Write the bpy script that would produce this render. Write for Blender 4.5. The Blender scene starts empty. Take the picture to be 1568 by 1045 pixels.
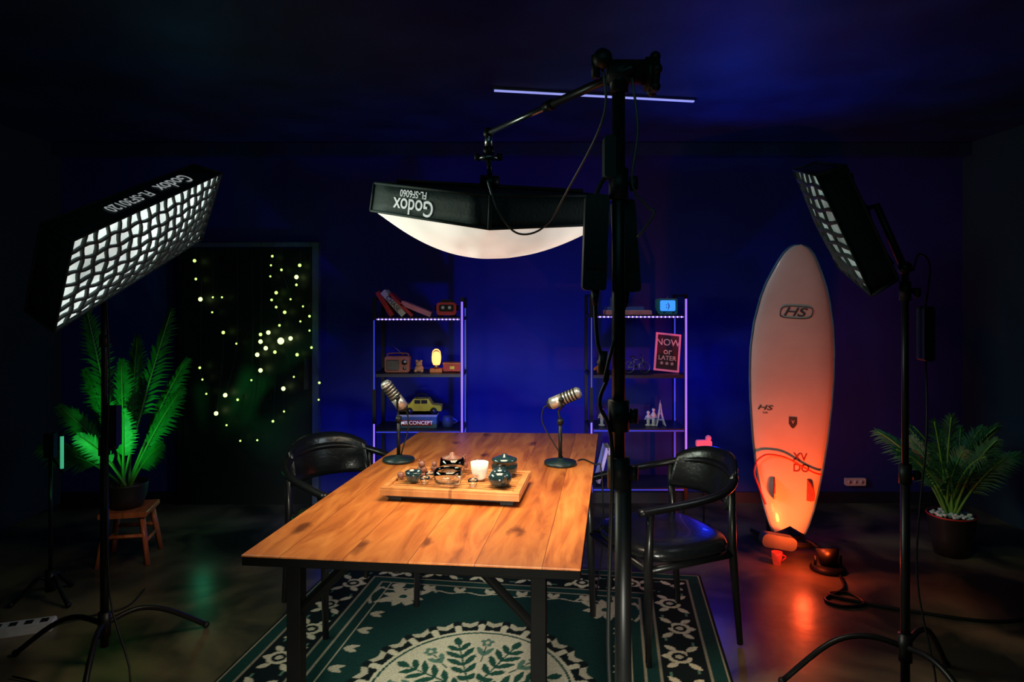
import bpy, math, random
from mathutils import Vector, Matrix
random.seed(7)
S=bpy.context.scene
try:
    S.view_settings.view_transform='Standard'
    S.view_settings.look='None'
except Exception: pass
V=Vector
# ---------------------------------------------------------------- materials
def newmat(name):
    m=bpy.data.materials.new(name); m.use_nodes=True
    nt=m.node_tree; b=nt.nodes['Principled BSDF']
    return m,nt,b
def M(name,col,rough=.5,metal=0,es=0,ecol=None,var=.2,ns=12,bump=0,trans=0,coat=0,spec=.5):
    m,nt,b=newmat(name)
    tc=nt.nodes.new('ShaderNodeTexCoord'); n=nt.nodes.new('ShaderNodeTexNoise')
    n.inputs['Scale'].default_value=ns; n.inputs['Detail'].default_value=4
    nt.links.new(tc.outputs['Object'],n.inputs['Vector'])
    r=nt.nodes.new('ShaderNodeValToRGB')
    r.color_ramp.elements[0].position=.3; r.color_ramp.elements[1].position=.7
    r.color_ramp.elements[0].color=tuple(c*(1-var) for c in col)+(1,)
    r.color_ramp.elements[1].color=tuple(min(1,c*(1+var)) for c in col)+(1,)
    nt.links.new(n.outputs['Fac'],r.inputs['Fac'])
    nt.links.new(r.outputs['Color'],b.inputs['Base Color'])
    b.inputs['Roughness'].default_value=rough; b.inputs['Metallic'].default_value=metal
    b.inputs['Transmission Weight'].default_value=trans
    b.inputs['Coat Weight'].default_value=coat
    b.inputs['Specular IOR Level'].default_value=spec
    if es:
        b.inputs['Emission Color'].default_value=tuple(ecol or col)+(1,)
        b.inputs['Emission Strength'].default_value=es
    if bump:
        bp=nt.nodes.new('ShaderNodeBump'); bp.inputs['Strength'].default_value=bump
        bp.inputs['Distance'].default_value=.01
        nt.links.new(n.outputs['Fac'],bp.inputs['Height']); nt.links.new(bp.outputs['Normal'],b.inputs['Normal'])
    return m
BLK=M('black_metal',(.006,.0065,.007),.4,.0,spec=.3)
BLKR=M('black_plastic',(.008,.009,.009),.5,spec=.3)
LEATHER=M('black_leather',(.007,.008,.010),.27,0,bump=.15,ns=60,coat=.12)
BLKWOOD=M('black_lacquer_wood',(.007,.007,.008),.32,coat=.1,spec=.35)
FAB=M('softbox_fabric',(.010,.024,.024),.7,ns=80,bump=.2,spec=.3)
WHT=M('white_print_glow',(.75,.75,.75),.6,es=.30,ecol=(.8,.85,.85))  # emission added so the print reads bright; it is no lamp
STEEL=M('steel',(.35,.36,.37),.3,1)
GLASS=M('clear_glass',(.95,.95,.95),.03,trans=1,var=.02)
PORC=M('white_porcelain',(.75,.7,.62),.25)
CHROME=M('brushed_silver',(.6,.58,.52),.35,.7)
def emis(name,col,s): return M(name,col,.5,es=s,ecol=col,var=.02)

def wood_mat(name,c1,c2,c3,plank=.165,gx=14,gy=1.1,rough=.32):
    m,nt,b=newmat(name); N=nt.nodes.new; L=nt.links.new
    tc=N('ShaderNodeTexCoord'); sep=N('ShaderNodeSeparateXYZ'); L(tc.outputs['Object'],sep.inputs[0])
    d=N('ShaderNodeMath'); d.operation='DIVIDE'; d.inputs[1].default_value=plank; L(sep.outputs['X'],d.inputs[0])
    fl=N('ShaderNodeMath'); fl.operation='FLOOR'; L(d.outputs[0],fl.inputs[0])
    wn=N('ShaderNodeTexWhiteNoise'); wn.noise_dimensions='1D'; L(fl.outputs[0],wn.inputs['W'])
    ml=N('ShaderNodeMath'); ml.operation='MULTIPLY'; ml.inputs[1].default_value=7; L(wn.outputs['Value'],ml.inputs[0])
    ad=N('ShaderNodeMath'); ad.operation='ADD'; L(sep.outputs['Y'],ad.inputs[0]); L(ml.outputs[0],ad.inputs[1])
    cb=N('ShaderNodeCombineXYZ'); L(sep.outputs['X'],cb.inputs[0]); L(ad.outputs[0],cb.inputs[1])
    mp=N('ShaderNodeMapping'); mp.inputs['Scale'].default_value=(gx,gy,1); L(cb.outputs[0],mp.inputs[0])
    n1=N('ShaderNodeTexNoise'); n1.inputs['Scale'].default_value=1.6; n1.inputs['Detail'].default_value=9
    n1.inputs['Roughness'].default_value=.62; n1.inputs['Distortion'].default_value=1.3; L(mp.outputs[0],n1.inputs['Vector'])
    r=N('ShaderNodeValToRGB'); e=r.color_ramp.elements
    e[0].position=.31; e[0].color=c1+(1,); e[1].position=.70; e[1].color=c3+(1,)
    x=e.new(.5); x.color=c2+(1,)
    L(n1.outputs['Fac'],r.inputs['Fac'])
    mr=N('ShaderNodeMapRange'); mr.inputs['To Min'].default_value=.76; mr.inputs['To Max'].default_value=1.12; L(wn.outputs['Value'],mr.inputs['Value'])
    mx=N('ShaderNodeMix'); mx.data_type='RGBA'; mx.blend_type='MULTIPLY'; mx.inputs[0].default_value=1
    L(r.outputs['Color'],mx.inputs[6]); L(mr.outputs[0],mx.inputs[7])
    mp2=N('ShaderNodeMapping'); mp2.inputs['Scale'].default_value=(3.2,1.6,1); L(cb.outputs[0],mp2.inputs[0])
    n2=N('ShaderNodeTexNoise'); n2.inputs['Scale'].default_value=6; n2.inputs['Detail'].default_value=6; L(mp2.outputs[0],n2.inputs['Vector'])
    av=N('ShaderNodeMix'); av.data_type='RGBA'; av.blend_type='LINEAR_LIGHT'; av.inputs[0].default_value=.14
    L(mp2.outputs[0],av.inputs[6]); L(n2.outputs['Color'],av.inputs[7])
    vo=N('ShaderNodeTexVoronoi'); vo.voronoi_dimensions='2D'; vo.inputs['Scale'].default_value=1; L(av.outputs[2],vo.inputs['Vector'])
    r2=N('ShaderNodeValToRGB'); r2.color_ramp.elements[0].position=.03; r2.color_ramp.elements[0].color=(.2,.13,.10,1)
    r2.color_ramp.elements[1].position=.10; r2.color_ramp.elements[1].color=(1,1,1,1); L(vo.outputs['Distance'],r2.inputs['Fac'])
    mx2=N('ShaderNodeMix'); mx2.data_type='RGBA'; mx2.blend_type='MULTIPLY'; mx2.inputs[0].default_value=.85
    L(mx.outputs[2],mx2.inputs[6]); L(r2.outputs['Color'],mx2.inputs[7])
    fr=N('ShaderNodeMath'); fr.operation='FRACT'; L(d.outputs[0],fr.inputs[0])
    gt=N('ShaderNodeMath'); gt.operation='LESS_THAN'; gt.inputs[1].default_value=.012; L(fr.outputs[0],gt.inputs[0])
    mx3=N('ShaderNodeMix'); mx3.data_type='RGBA'; L(gt.outputs[0],mx3.inputs[0]); L(mx2.outputs[2],mx3.inputs[6]); mx3.inputs[7].default_value=tuple(c*.7 for c in c1)+(1,)
    L(mx3.outputs[2],b.inputs['Base Color'])
    b.inputs['Roughness'].default_value=rough
    bp=N('ShaderNodeBump'); bp.inputs['Strength'].default_value=.08; bp.inputs['Distance'].default_value=.01
    L(n1.outputs['Fac'],bp.inputs['Height']); L(bp.outputs['Normal'],b.inputs['Normal'])
    return m
TABLEWOOD=wood_mat('table_wood',(.28,.062,.011),(.54,.15,.028),(.72,.25,.055),plank=.19,gx=9,gy=1.3,rough=.36)
TRAYWOOD=wood_mat('tray_wood',(.42,.15,.04),(.6,.24,.07),(.72,.32,.11),plank=1.0,gx=5,gy=20,rough=.35)
STOOLWOOD=wood_mat('stool_wood',(.45,.12,.05),(.6,.19,.07),(.7,.26,.09),plank=.5)

# ---------------------------------------------------------------- mesh builder
class MB:
    def __init__(s): s.v=[];s.f=[];s.m=[];s.s=[];s.mats=[]
    def add(s,vs,fs,mat,smooth=True,T=None):
        if mat not in s.mats: s.mats.append(mat)
        k=s.mats.index(mat); o=len(s.v)
        for p in vs:
            p=V(p); s.v.append(T@p if T is not None else p)
        for f in fs: s.f.append(tuple(i+o for i in f)); s.m.append(k); s.s.append(smooth)
    def box(s,c,d,mat,T=None,R=None):
        c=V(c); hx,hy,hz=[a/2 for a in d]; vs=[]
        for x in(-hx,hx):
            for y in(-hy,hy):
                for z in(-hz,hz):
                    p=V((x,y,z)); 
                    if R is not None: p=R@p
                    vs.append(c+p)
        s.add(vs,[(0,1,3,2),(4,6,7,5),(0,4,5,1),(2,3,7,6),(0,2,6,4),(1,5,7,3)],mat,False,T)
    def rbox(s,c,d,r,mat,T=None,R=None,n=4):
        c=V(c); w,h=d[0]/2,d[2]/2; pts=[]
        for (cx,cz,a0) in((w-r,h-r,0),(-w+r,h-r,90),(-w+r,-h+r,180),(w-r,-h+r,270)):
            for i in range(n+1):
                a=math.radians(a0+90*i/n); pts.append((cx+r*math.cos(a),cz+r*math.sin(a)))
        k=len(pts); vs=[]
        for y in(-d[1]/2,d[1]/2):
            for p in pts:
                q=V((p[0],y,p[1])); 
                if R is not None: q=R@q
                vs.append(c+q)
        fs=[(i,(i+1)%k,(i+1)%k+k,i+k) for i in range(k)]
        fs+=[tuple(range(k))[::-1],tuple(range(k,2*k))]
        s.add(vs,fs,mat,False,T)
    def tube(s,pts,r,mat,seg=10,T=None,closed=False,flat=1):
        pts=[V(p) for p in pts]; n=len(pts)
        rs=r if isinstance(r,(list,tuple)) else [r]*n
        t0=(pts[1]-pts[0]).normalized()
        up=V((0,0,1)) if abs(t0.z)<.9 else V((1,0,0))
        nn=(up-t0*up.dot(t0)).normalized(); vs=[]
        for i in range(n):
            if closed: t=(pts[(i+1)%n]-pts[i-1])
            else: t=pts[min(i+1,n-1)]-pts[max(i-1,0)]
            t.normalize(); nn=(nn-t*nn.dot(t)).normalized(); bb=t.cross(nn)
            for j in range(seg):
                a=2*math.pi*j/seg; vs.append(pts[i]+(nn*math.cos(a)*flat+bb*math.sin(a))*rs[i])
        fs=[]
        for i in range(n if closed else n-1):
            for j in range(seg):
                i2=(i+1)%n; fs.append((i*seg+j,i*seg+(j+1)%seg,i2*seg+(j+1)%seg,i2*seg+j))
        if not closed:
            fs+=[tuple(range(seg))[::-1],tuple(range((n-1)*seg,n*seg))]
        s.add(vs,fs,mat,True,T)
    def cyl(s,a,b,r,mat,r2=None,seg=16,T=None): s.tube([a,b],[r,r if r2 is None else r2],mat,seg,T)
    def lathe(s,prof,mat,c=(0,0,0),seg=28,T=None,R=None):
        c=V(c); vs=[];fs=[]; n=len(prof)
        for (r,z) in prof:
            for j in range(seg):
                a=2*math.pi*j/seg; p=V((r*math.cos(a),r*math.sin(a),z))
                if R is not None: p=R@p
                vs.append(c+p)
        for i in range(n-1):
            for j in range(seg): fs.append((i*seg+j,i*seg+(j+1)%seg,(i+1)*seg+(j+1)%seg,(i+1)*seg+j))
        if prof[0][0]>1e-4: fs.append(tuple(range(seg))[::-1])
        if prof[-1][0]>1e-4: fs.append(tuple(range((n-1)*seg,n*seg)))
        s.add(vs,fs,mat,True,T)
    def ball(s,c,r,mat,sc=(1,1,1),seg=14,T=None,R=None):
        n=8; vs=[];fs=[]; c=V(c)
        for i in range(n+1):
            ph=math.pi*i/n
            for j in range(seg):
                a=2*math.pi*j/seg; p=V((r*sc[0]*math.sin(ph)*math.cos(a),r*sc[1]*math.sin(ph)*math.sin(a),r*sc[2]*math.cos(ph)))
                if R is not None: p=R@p
                vs.append(c+p)
        for i in range(n):
            for j in range(seg): fs.append((i*seg+j,(i+1)*seg+j,(i+1)*seg+(j+1)%seg,i*seg+(j+1)%seg))
        s.add(vs,fs,mat,True,T)
    def grid(s,fn,nu,nv,mat,T=None,smooth=True):
        vs=[fn(i/nu,j/nv) for i in range(nu+1) for j in range(nv+1)]
        fs=[(i*(nv+1)+j,(i+1)*(nv+1)+j,(i+1)*(nv+1)+j+1,i*(nv+1)+j+1) for i in range(nu) for j in range(nv)]
        s.add(vs,fs,mat,smooth,T)
    def sheet(s,f1,f2,nu,nv,mat,T=None):
        W=nv+1; K=(nu+1)*W
        vs=[V(f1(i/nu,j/nv)) for i in range(nu+1) for j in range(W)]+[V(f2(i/nu,j/nv)) for i in range(nu+1) for j in range(W)]
        fs=[]
        for i in range(nu):
            for j in range(nv):
                a=i*W+j; fs.append((a,a+W,a+W+1,a+1)); fs.append((a+K,a+1+K,a+W+1+K,a+W+K))
        for i in range(nu):
            a=i*W; fs.append((a,a+K,a+W+K,a+W)); a=i*W+nv; fs.append((a,a+W,a+W+K,a+K))
        for j in range(nv):
            a=j; fs.append((a,a+1,a+1+K,a+K)); a=nu*W+j; fs.append((a,a+K,a+1+K,a+1))
        s.add(vs,fs,mat,True,T)
    def text(s,txt,size,mat,fn):
        cu=bpy.data.curves.new('t','FONT'); cu.body=txt; cu.size=size; cu.align_x='CENTER'; cu.align_y='CENTER'
        cu.offset=size*.012
        ob=bpy.data.objects.new('t',cu); S.collection.objects.link(ob)
        dg=bpy.context.evaluated_depsgraph_get(); me=ob.evaluated_get(dg).to_mesh()
        vs=[fn(v.co.x,v.co.y) for v in me.vertices]; fs=[tuple(p.vertices) for p in me.polygons]
        s.add(vs,fs,mat,False); ob.evaluated_get(dg).to_mesh_clear()
        bpy.data.objects.remove(ob); bpy.data.curves.remove(cu)
    def done(s,name,loc=(0,0,0),rz=0,org=None,bevel=0):
        if org is not None:
            o=V(org); s.v=[p-o for p in s.v]; loc=org
        me=bpy.data.meshes.new(name); me.from_pydata([tuple(p) for p in s.v],[],s.f)
        for m in s.mats: me.materials.append(m)
        me.polygons.foreach_set('material_index',s.m); me.polygons.foreach_set('use_smooth',s.s)
        me.update()
        ob=bpy.data.objects.new(name,me); S.collection.objects.link(ob)
        ob.location=loc; ob.rotation_euler=(0,0,rz)
        if bevel:
            b=ob.modifiers.new('bev','BEVEL'); b.width=bevel; b.segments=2; b.limit_method='ANGLE'; b.angle_limit=math.radians(50)
        return ob
def smooth(pts,n=6):
    pts=[V(p) for p in pts]; out=[]
    for i in range(len(pts)-1):
        p0=pts[max(i-1,0)];p1=pts[i];p2=pts[i+1];p3=pts[min(i+2,len(pts)-1)]
        for k in range(n):
            t=k/n
            out.append(.5*((2*p1)+(p2-p0)*t+(2*p0-5*p1+4*p2-p3)*t*t+(3*p1-p0-3*p2+p3)*t**3))
    out.append(pts[-1]); return out
def RY(a): return Matrix.Rotation(math.radians(a),3,'Y')
def RX(a): return Matrix.Rotation(math.radians(a),3,'X')
def RZ(a): return Matrix.Rotation(math.radians(a),3,'Z')

# ---------------------------------------------------------------- room
XL,XR,YB,YF,H=-3.3,3.3,5.0,-1.6,2.62
def floor_mat():
    m,nt,b=newmat('polished_concrete'); N=nt.nodes.new; L=nt.links.new
    tc=N('ShaderNodeTexCoord'); n=N('ShaderNodeTexNoise'); n.inputs['Scale'].default_value=2.2; n.inputs['Detail'].default_value=8; n.inputs['Distortion'].default_value=.6
    L(tc.outputs['Object'],n.inputs['Vector'])
    r=N('ShaderNodeValToRGB'); r.color_ramp.elements[0].position=.40; r.color_ramp.elements[0].color=(.022,.023,.018,1)
    r.color_ramp.elements[1].position=.64; r.color_ramp.elements[1].color=(.19,.155,.085,1); L(n.outputs['Fac'],r.inputs['Fac'])
    L(r.outputs['Color'],b.inputs['Base Color'])
    mr=N('ShaderNodeMapRange'); mr.inputs['To Min'].default_value=.2; mr.inputs['To Max'].default_value=.45
    n2=N('ShaderNodeTexNoise'); n2.inputs['Scale'].default_value=5; n2.inputs['Detail'].default_value=6; L(tc.outputs['Object'],n2.inputs['Vector'])
    L(n2.outputs['Fac'],mr.inputs['Value']); L(mr.outputs[0],b.inputs['Roughness'])
    bp=N('ShaderNodeBump'); bp.inputs['Strength'].default_value=.14; bp.inputs['Distance'].default_value=.02
    L(n2.outputs['Fac'],bp.inputs['Height']); L(bp.outputs['Normal'],b.inputs['Normal'])
    return m
WALLB=M('wall_paint_navy',(.007,.016,.20),.85,ns=1.5,var=.2)
WALLS=M('wall_paint_dark_teal',(.006,.028,.04),.8,ns=1.2,var=.3)
CEILM=M('ceiling_paint_dark',(.006,.028,.075),.6,ns=3,var=.5)
def shell(name,c,d,mat):
    b=MB(); b.box((0,0,0),d,mat); return b.done(name,loc=c)
shell('floor',((XL+XR)/2,(YB+YF)/2,-.05),(XR-XL,YB-YF,.1),floor_mat())
shell('ceiling',((XL+XR)/2,(YB+YF)/2,H+.05),(XR-XL,YB-YF,.1),CEILM)
shell('wall_back',(0,YB+.05,H/2),(XR-XL+.2,.1,H),WALLB)
shell('wall_front',(0,YF-.05,H/2),(XR-XL+.2,.1,H),WALLS)
shell('wall_left',(XL-.05,(YB+YF)/2,H/2),(.1,YB-YF,H),WALLS)
shell('wall_right',(XR+.05,(YB+YF)/2,H/2),(.1,YB-YF,H),WALLS)
shell('trim_1',(0,YB-.055,H-.05),(XR-XL-.01,.10,.09),CEILM)
BBM=M('baseboard_dark',(.012,.012,.025),.5)
b=MB(); b.box((-2.87,YB-.008,.04),(.82,.016,.08),BBM); b.box((.97,YB-.008,.04),(4.62,.016,.08),BBM); b.done('baseboard_back')
b=MB(); FR=M('door_frame_paint',(.07,.10,.14),.45); DG=M('dark_door_glass',(.003,.006,.007),.4)
dx0,dx1,dz=-2.40,-1.42,1.90; yd=YB-.042
b.box((dx1,yd,dz/2),(.045,.06,dz),FR); b.box((dx0,yd,dz/2),(.03,.06,dz),DG)
b.box(((dx0+dx1)/2,yd,dz-.015),(dx1-dx0-.04,.06,.03),FR)
b.box(((dx0+dx1)/2,yd,dz/2-.02),(dx1-dx0-.04,.02,dz-.04),DG)
b.box((dx1-.07,yd-.022,.95),(.02,.03,.22),STEEL)
b.done('door_1')
# fairy lights
b=MB(); FL=emis('fairy_bulb',(.62,1,.22),1.5); FLB=emis('fairy_bulb_bright',(.72,1,.32),2.4); WIRE=M('fairy_wire',(.02,.03,.02),.6)
dots=[(298,399),(300,427),(307,458),(326,455),(340,455),(325,478),(342,509),(362,526),(306,563),(310,581),(316,603),(345,605),(331,633),(347,651),(364,612),(385,582),(399,567),(368,675),(394,674),(418,645),(435,630),(434,595),(450,577),(417,392),(415,406),(431,413),(459,406),(454,424),(454,436),(414,423),(423,448),(416,459),(445,458),(423,470),(436,478),(464,469),(460,492),(474,506),(428,498),(411,509),(399,523),(430,522),(407,533),(394,543),(421,539),(455,543),(477,532),(474,484),(489,586),(488,612),(494,665),(445,518),(399,512)]
pp=[]
for i,(u,v) in enumerate(dots):
    x=(u-784)*.00466; z=1.5-(v-456)*.00466; r=random.choice([.007,.009,.012,.015])
    if i==41: r=.024
    pp.append((x,z)); b.ball((x,4.87,z),r,FLB if r>.013 else FL,seg=8)
cols={}
for x,z in pp: cols.setdefault(round((x+2.4)/.1),[]).append((x,z))
for k,l in cols.items():
    l.sort(key=lambda q:-q[1]); pts=[(l[0][0],4.885,1.9)]+[(x,4.882,z) for x,z in l]
    if len(pts)>1: b.tube(smooth(pts,4),.0014,WIRE,4)
b.tube([(-2.36,4.89,1.9),(-1.35,4.89,1.9)],.002,WIRE,4)
b.done('fairy_lights')
b=MB(); LS=emis('ceiling_led',(.36,.40,1.0),.8)
p0=V((-.094,3.63,H-.014)); p1=V((1.02,3.83,H-.014))
d=(p1-p0); ang=math.degrees(math.atan2(d.y,d.x))
b.box((p0+p1)/2+V((0,0,.006)),(d.length+.02,.03,.012),STEEL,R=RZ(ang)); b.box((p0+p1)/2-V((0,0,.003)),(d.length,.018,.006),LS,R=RZ(ang))
b.done('ceiling_led_strip')
b=MB(); PW=M('white_plastic',(.6,.6,.65),.4)
b.rbox((0,0,0),(.15,.02,.055),.01,PW)
for x in(-.045,0,.045): b.cyl((x,-.011,0),(x,-.013,0),.014,PW); 
for x in(-.045,0,.045): b.cyl((x,-.0131,0),(x,-.0135,0),.004,BLKR)
b.done('wall_outlet',loc=(2.5,4.975,.16))

# ---------------------------------------------------------------- rug
def build_rug():
    W,L=2.0,2.5; nx,ny=360,450
    teal=V((.008,.042,.036)); dark=V((.005,.012,.012)); cream=V((.66,.59,.42)); grn=V((.015,.075,.05)); mid=V((.10,.20,.14))
    def leaf(x,y,ang,l,w):
        c,s_=math.cos(ang),math.sin(ang); a=(x*c+y*s_)/l; q=(-x*s_+y*c)/w
        return 0<a<1 and abs(q)<math.sin(math.pi*a)**.8
    def colr(a,bb):
        d=min(W/2-abs(a),L/2-abs(bb))
        side=(W/2-abs(a))<(L/2-abs(bb)); s=bb if side else a
        if d<.012: return dark
        if d<.022: return cream*.6
        if d<.075: return teal
        if d<.084: return cream*.4
        if d<.27:
            n=d-.18; c=(s/.25); f=(c-math.floor(c)-.5)*.25; par=int(math.floor(c))%2
            sg=1 if par else -1
            if abs(math.hypot(f,n-sg*.012)-.042)<.010 and not(n*sg<-.02 and f>0): return cream
            if math.hypot(f,n-sg*.012)<.016: return cream*.9
            for (ox,oy,an,l) in((.05,.02*sg,.9*sg,.06),(-.05,.02*sg,math.pi-.9*sg,.06),(.045,-.02*sg,-.8*sg,.07),(-.045,-.02*sg,math.pi+.8*sg,.07),(0,.05*sg,1.57*sg,.035)):
                if leaf(f-ox,n-oy,an,l,.016): return cream
            if abs(n+sg*.055)<.006 and abs(f)>.06: return mid
            return dark
        if d<.283: return cream*.4
        if d<.33: return teal
        if d<.342: return cream*.5
        th=math.atan2(bb/1.18,a); r=math.hypot(a,bb/1.18)
        tri=abs(((th*26/(2*math.pi))%1)-.5)*2
        R=.46+.03*tri
        if r<R:
            sg=((th*26/(2*math.pi))%1)
            if r>R-.032: return cream*.8 if .18<sg<.82 else dark
            if r>.405: return dark if abs(sg-.5)<.36 else cream
            if r>.39: return cream
            if r>.38: return grn
            K=8; q=((th*K/(2*math.pi))%1-.5)*2*math.pi/K; x=r*math.cos(q); y=r*math.sin(q)
            if abs(y)<.004 and .06<x<.33: return grn
            for xx,l in((.07,.05),(.115,.075),(.165,.085),(.215,.085),(.265,.07)):
                for s2 in(-1,1):
                    if leaf(x-xx,y,s2*.8,l,.014): return grn
            if leaf(x-.30,y,0,.065,.018): return grn
            q2=((th*K/(2*math.pi)+.5)%1-.5)*2*math.pi/K; x2=r*math.cos(q2); y2=r*math.sin(q2)
            rr=math.hypot(x2-.315,y2); p2=math.atan2(y2,x2-.315)
            if rr<.030*(.6+.4*abs(math.cos(2.5*p2))) and rr>.010: return mid
            for s2 in(-1,1):
                if leaf(x2-.22,y2,s2*.5,.07,.012): return mid
            if abs(y2)<.003 and .18<x2<.29: return grn
            if r<.05: return grn if .03<r<.04 or r<.015 else cream
            return cream
        ca,cb=abs(a)-.50,abs(bb)-.76
        if ca>-.28 and cb>-.28 and ca+cb>-.14:
            rr=math.hypot(ca,cb); ph=math.atan2(cb,ca)
            for kk in range(8):
                if leaf(ca,cb,kk*math.pi/4+.2,.15 if kk%2 else .11,.024): return cream*.85 if rr>.02 else grn
            if abs(rr-.165)<.007 and math.cos(3*ph)>-.3: return cream*.7
        if abs(bb)>.72:
            f=((a/.16)%1-.5)*.16
            if leaf(f,abs(bb)-.84,1.2,.07,.015) or leaf(f,abs(bb)-.84,1.94,.07,.015) or abs(abs(bb)-.84+.01*math.sin(a*40))<.005: return cream*.85
        if abs(a)>.50:
            f=((bb/.16)%1-.5)*.16
            if leaf(f,abs(a)-.60,-1.2,.07,.015) or leaf(f,abs(a)-.60,-1.94,.07,.015) or abs(abs(a)-.61)<.004: return cream*.75
        return teal*.9
    vs=[];cs=[]
    for i in range(nx+1):
        for j in range(ny+1):
            a=(i/nx-.5)*W; bb=(j/ny-.5)*L
            edge=i in(0,nx) or j in(0,ny)
            vs.append((a,bb,.001 if edge else .010)); c=colr(a,bb); cs+= [c.x,c.y,c.z,1]
    fs=[(i*(ny+1)+j,(i+1)*(ny+1)+j,(i+1)*(ny+1)+j+1,i*(ny+1)+j+1) for i in range(nx) for j in range(ny)]
    me=bpy.data.meshes.new('rug'); me.from_pydata(vs,[],fs)
    ca=me.color_attributes.new('weave','FLOAT_COLOR','POINT'); ca.data.foreach_set('color',cs)
    m,nt,bs=newmat('woven_rug'); at=nt.nodes.new('ShaderNodeAttribute'); at.attribute_name='weave'
    n=nt.nodes.new('ShaderNodeTexNoise'); n.inputs['Scale'].default_value=140; tc=nt.nodes.new('ShaderNodeTexCoord'); nt.links.new(tc.outputs['Object'],n.inputs['Vector'])
    mr=nt.nodes.new('ShaderNodeMapRange'); mr.inputs['To Min'].default_value=.5; mr.inputs['To Max'].default_value=1.3; nt.links.new(n.outputs['Fac'],mr.inputs['Value'])
    mx=nt.nodes.new('ShaderNodeMix'); mx.data_type='RGBA'; mx.blend_type='MULTIPLY'; mx.inputs[0].default_value=1
    nt.links.new(at.outputs['Color'],mx.inputs[6]); nt.links.new(mr.outputs[0],mx.inputs[7]); nt.links.new(mx.outputs[2],bs.inputs['Base Color'])
    bs.inputs['Roughness'].default_value=.95; bs.inputs['Specular IOR Level'].default_value=.1
    bp=nt.nodes.new('ShaderNodeBump'); bp.inputs['Strength'].default_value=.4; bp.inputs['Distance'].default_value=.003
    nt.links.new(n.outputs['Fac'],bp.inputs['Height']); nt.links.new(bp.outputs['Normal'],bs.inputs['Normal'])
    me.materials.append(m)
    ob=bpy.data.objects.new('rug',me); S.collection.objects.link(ob); ob.location=(-.16,2.58,0); ob.rotation_euler=(0,0,math.radians(-8.5))
build_rug()

# ---------------------------------------------------------------- table
tc_=V((-.1625,2.865,0)); ang=math.radians(-8.2); Ri=Matrix.Rotation(-ang,3,'Z')
cor=[Ri@(V((x,y,0))-tc_) for x,y in((-.79,1.99),(.19,1.885),(.476,3.77),(-.522,3.82))]
b=MB()
def prism(b,c4,z0,z1,mat,inset=0):
    cen=sum(c4,V((0,0,0)))/4; q=[c+(cen-c).normalized()*inset for c in c4]
    vs=[V((c.x,c.y,z0)) for c in q]+[V((c.x,c.y,z1)) for c in q]
    b.add(vs,[(3,2,1,0),(4,5,6,7),(0,1,5,4),(1,2,6,5),(2,3,7,6),(3,0,4,7)],mat,False)
TLEG=M('table_leg_black',(.002,.002,.002),.6,spec=.05)
prism(b,cor,.744,.75,TABLEWOOD); prism(b,cor,.718,.744,TLEG,.002)
lx0,lx1,ly0,ly1=-.40,.36,-.80,.80
fl=.011
for x in(lx0,lx1):
    for y in(ly0,ly1):
        b.box((x,y,(.718+fl)/2),(.045,.045,.718-fl),TLEG)
    b.box((x,0,.69),(.04,1.6,.04),TLEG)
for y in(ly0,ly1):
    b.box(((lx0+lx1)/2,y,.69),(lx1-lx0,.04,.04),TLEG)
    for sx,xx in((1,lx0),(-1,lx1)):
        b.tube([(xx+sx*.18,y,.69),(xx,y,.51)],.016,TLEG,4)
b.done('dining_table',loc=tc_,rz=ang,bevel=.002)

# ---------------------------------------------------------------- tea tray + tea set
b=MB(); TZ=.75
w,dp=.52,.33
b.box((0,0,.032),(w,dp,.022),TRAYWOOD)
for y in(-dp/2+.012,dp/2-.012): b.box((0,y,.046),(w,.02,.010),TRAYWOOD)
for x in(-w/2+.012,w/2-.012): b.box((x,0,.046),(.02,dp-.05,.010),TRAYWOOD)
for i in range(11): b.box((0,-.12+.024*i,.0445),(w-.06,.012,.004),TRAYWOOD)
b.box((0,0,.016),(w-.04,dp-.03,.010),BLKR)
for x in(-w/2+.05,w/2-.05): b.box((x,0,.0055),(.05,dp-.04,.011),BLKR)
b.done('tea_tray',loc=(-.205,2.64,TZ),rz=math.radians(-9),bevel=.003)
TT=TZ+.0515
CLAY=M('dark_teal_glaze',(.010,.028,.032),.15,coat=.5); BR=M('purple_clay',(.18,.06,.035),.45)
def cup(r,h,mat,t=.003): return [(r*.55,0),(r*.8,h*.15),(r,h*.6),(r*1.05,h),(r*1.05-t,h),(r-t,h*.6),(r*.78-t,h*.2),(0,h*.16)]
def pot(name,x,y,s,mat,lid=True,spout=True,handle=True):
    b=MB()
    b.lathe([(s*.5,0),(s*.8,s*.12),(s*1.02,s*.5),(s,s*.8),(s*.78,s*1.15),(s*.6,s*1.22)],mat)
    b.lathe([(s*.66,s*1.2),(s*.66,s*1.28),(s*.3,s*1.45),(s*.1,s*1.5),(s*.1,s*1.58),(s*.17,s*1.68),(0,s*1.75)],mat)
    if spout: b.tube(smooth([(-s*.85,0,s*.5),(-s*1.3,0,s*.75),(-s*1.5,0,s*1.15)],4),[s*.26,s*.24,s*.22,s*.2,s*.18,s*.16,s*.14,s*.12,s*.1],mat,8)
    if handle: b.tube(smooth([(s*.9,0,s*1.0),(s*1.4,0,s*1.05),(s*1.5,0,s*.65),(s*.95,0,s*.35)],5),s*.1,mat,8)
    b.done(name,loc=(x,y,TT),rz=1.9)
pot('teapot',-.045,2.545,.044,CLAY)
b=MB(); b.lathe([(.035,0),(.05,.012),(.052,.04),(.045,.052),(.05,.054),(.05,.062),(.03,.07),(.012,.072),(.012,.08),(0,.083)],CLAY); b.done('tea_caddy',loc=(-.03,2.70,TT))
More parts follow.
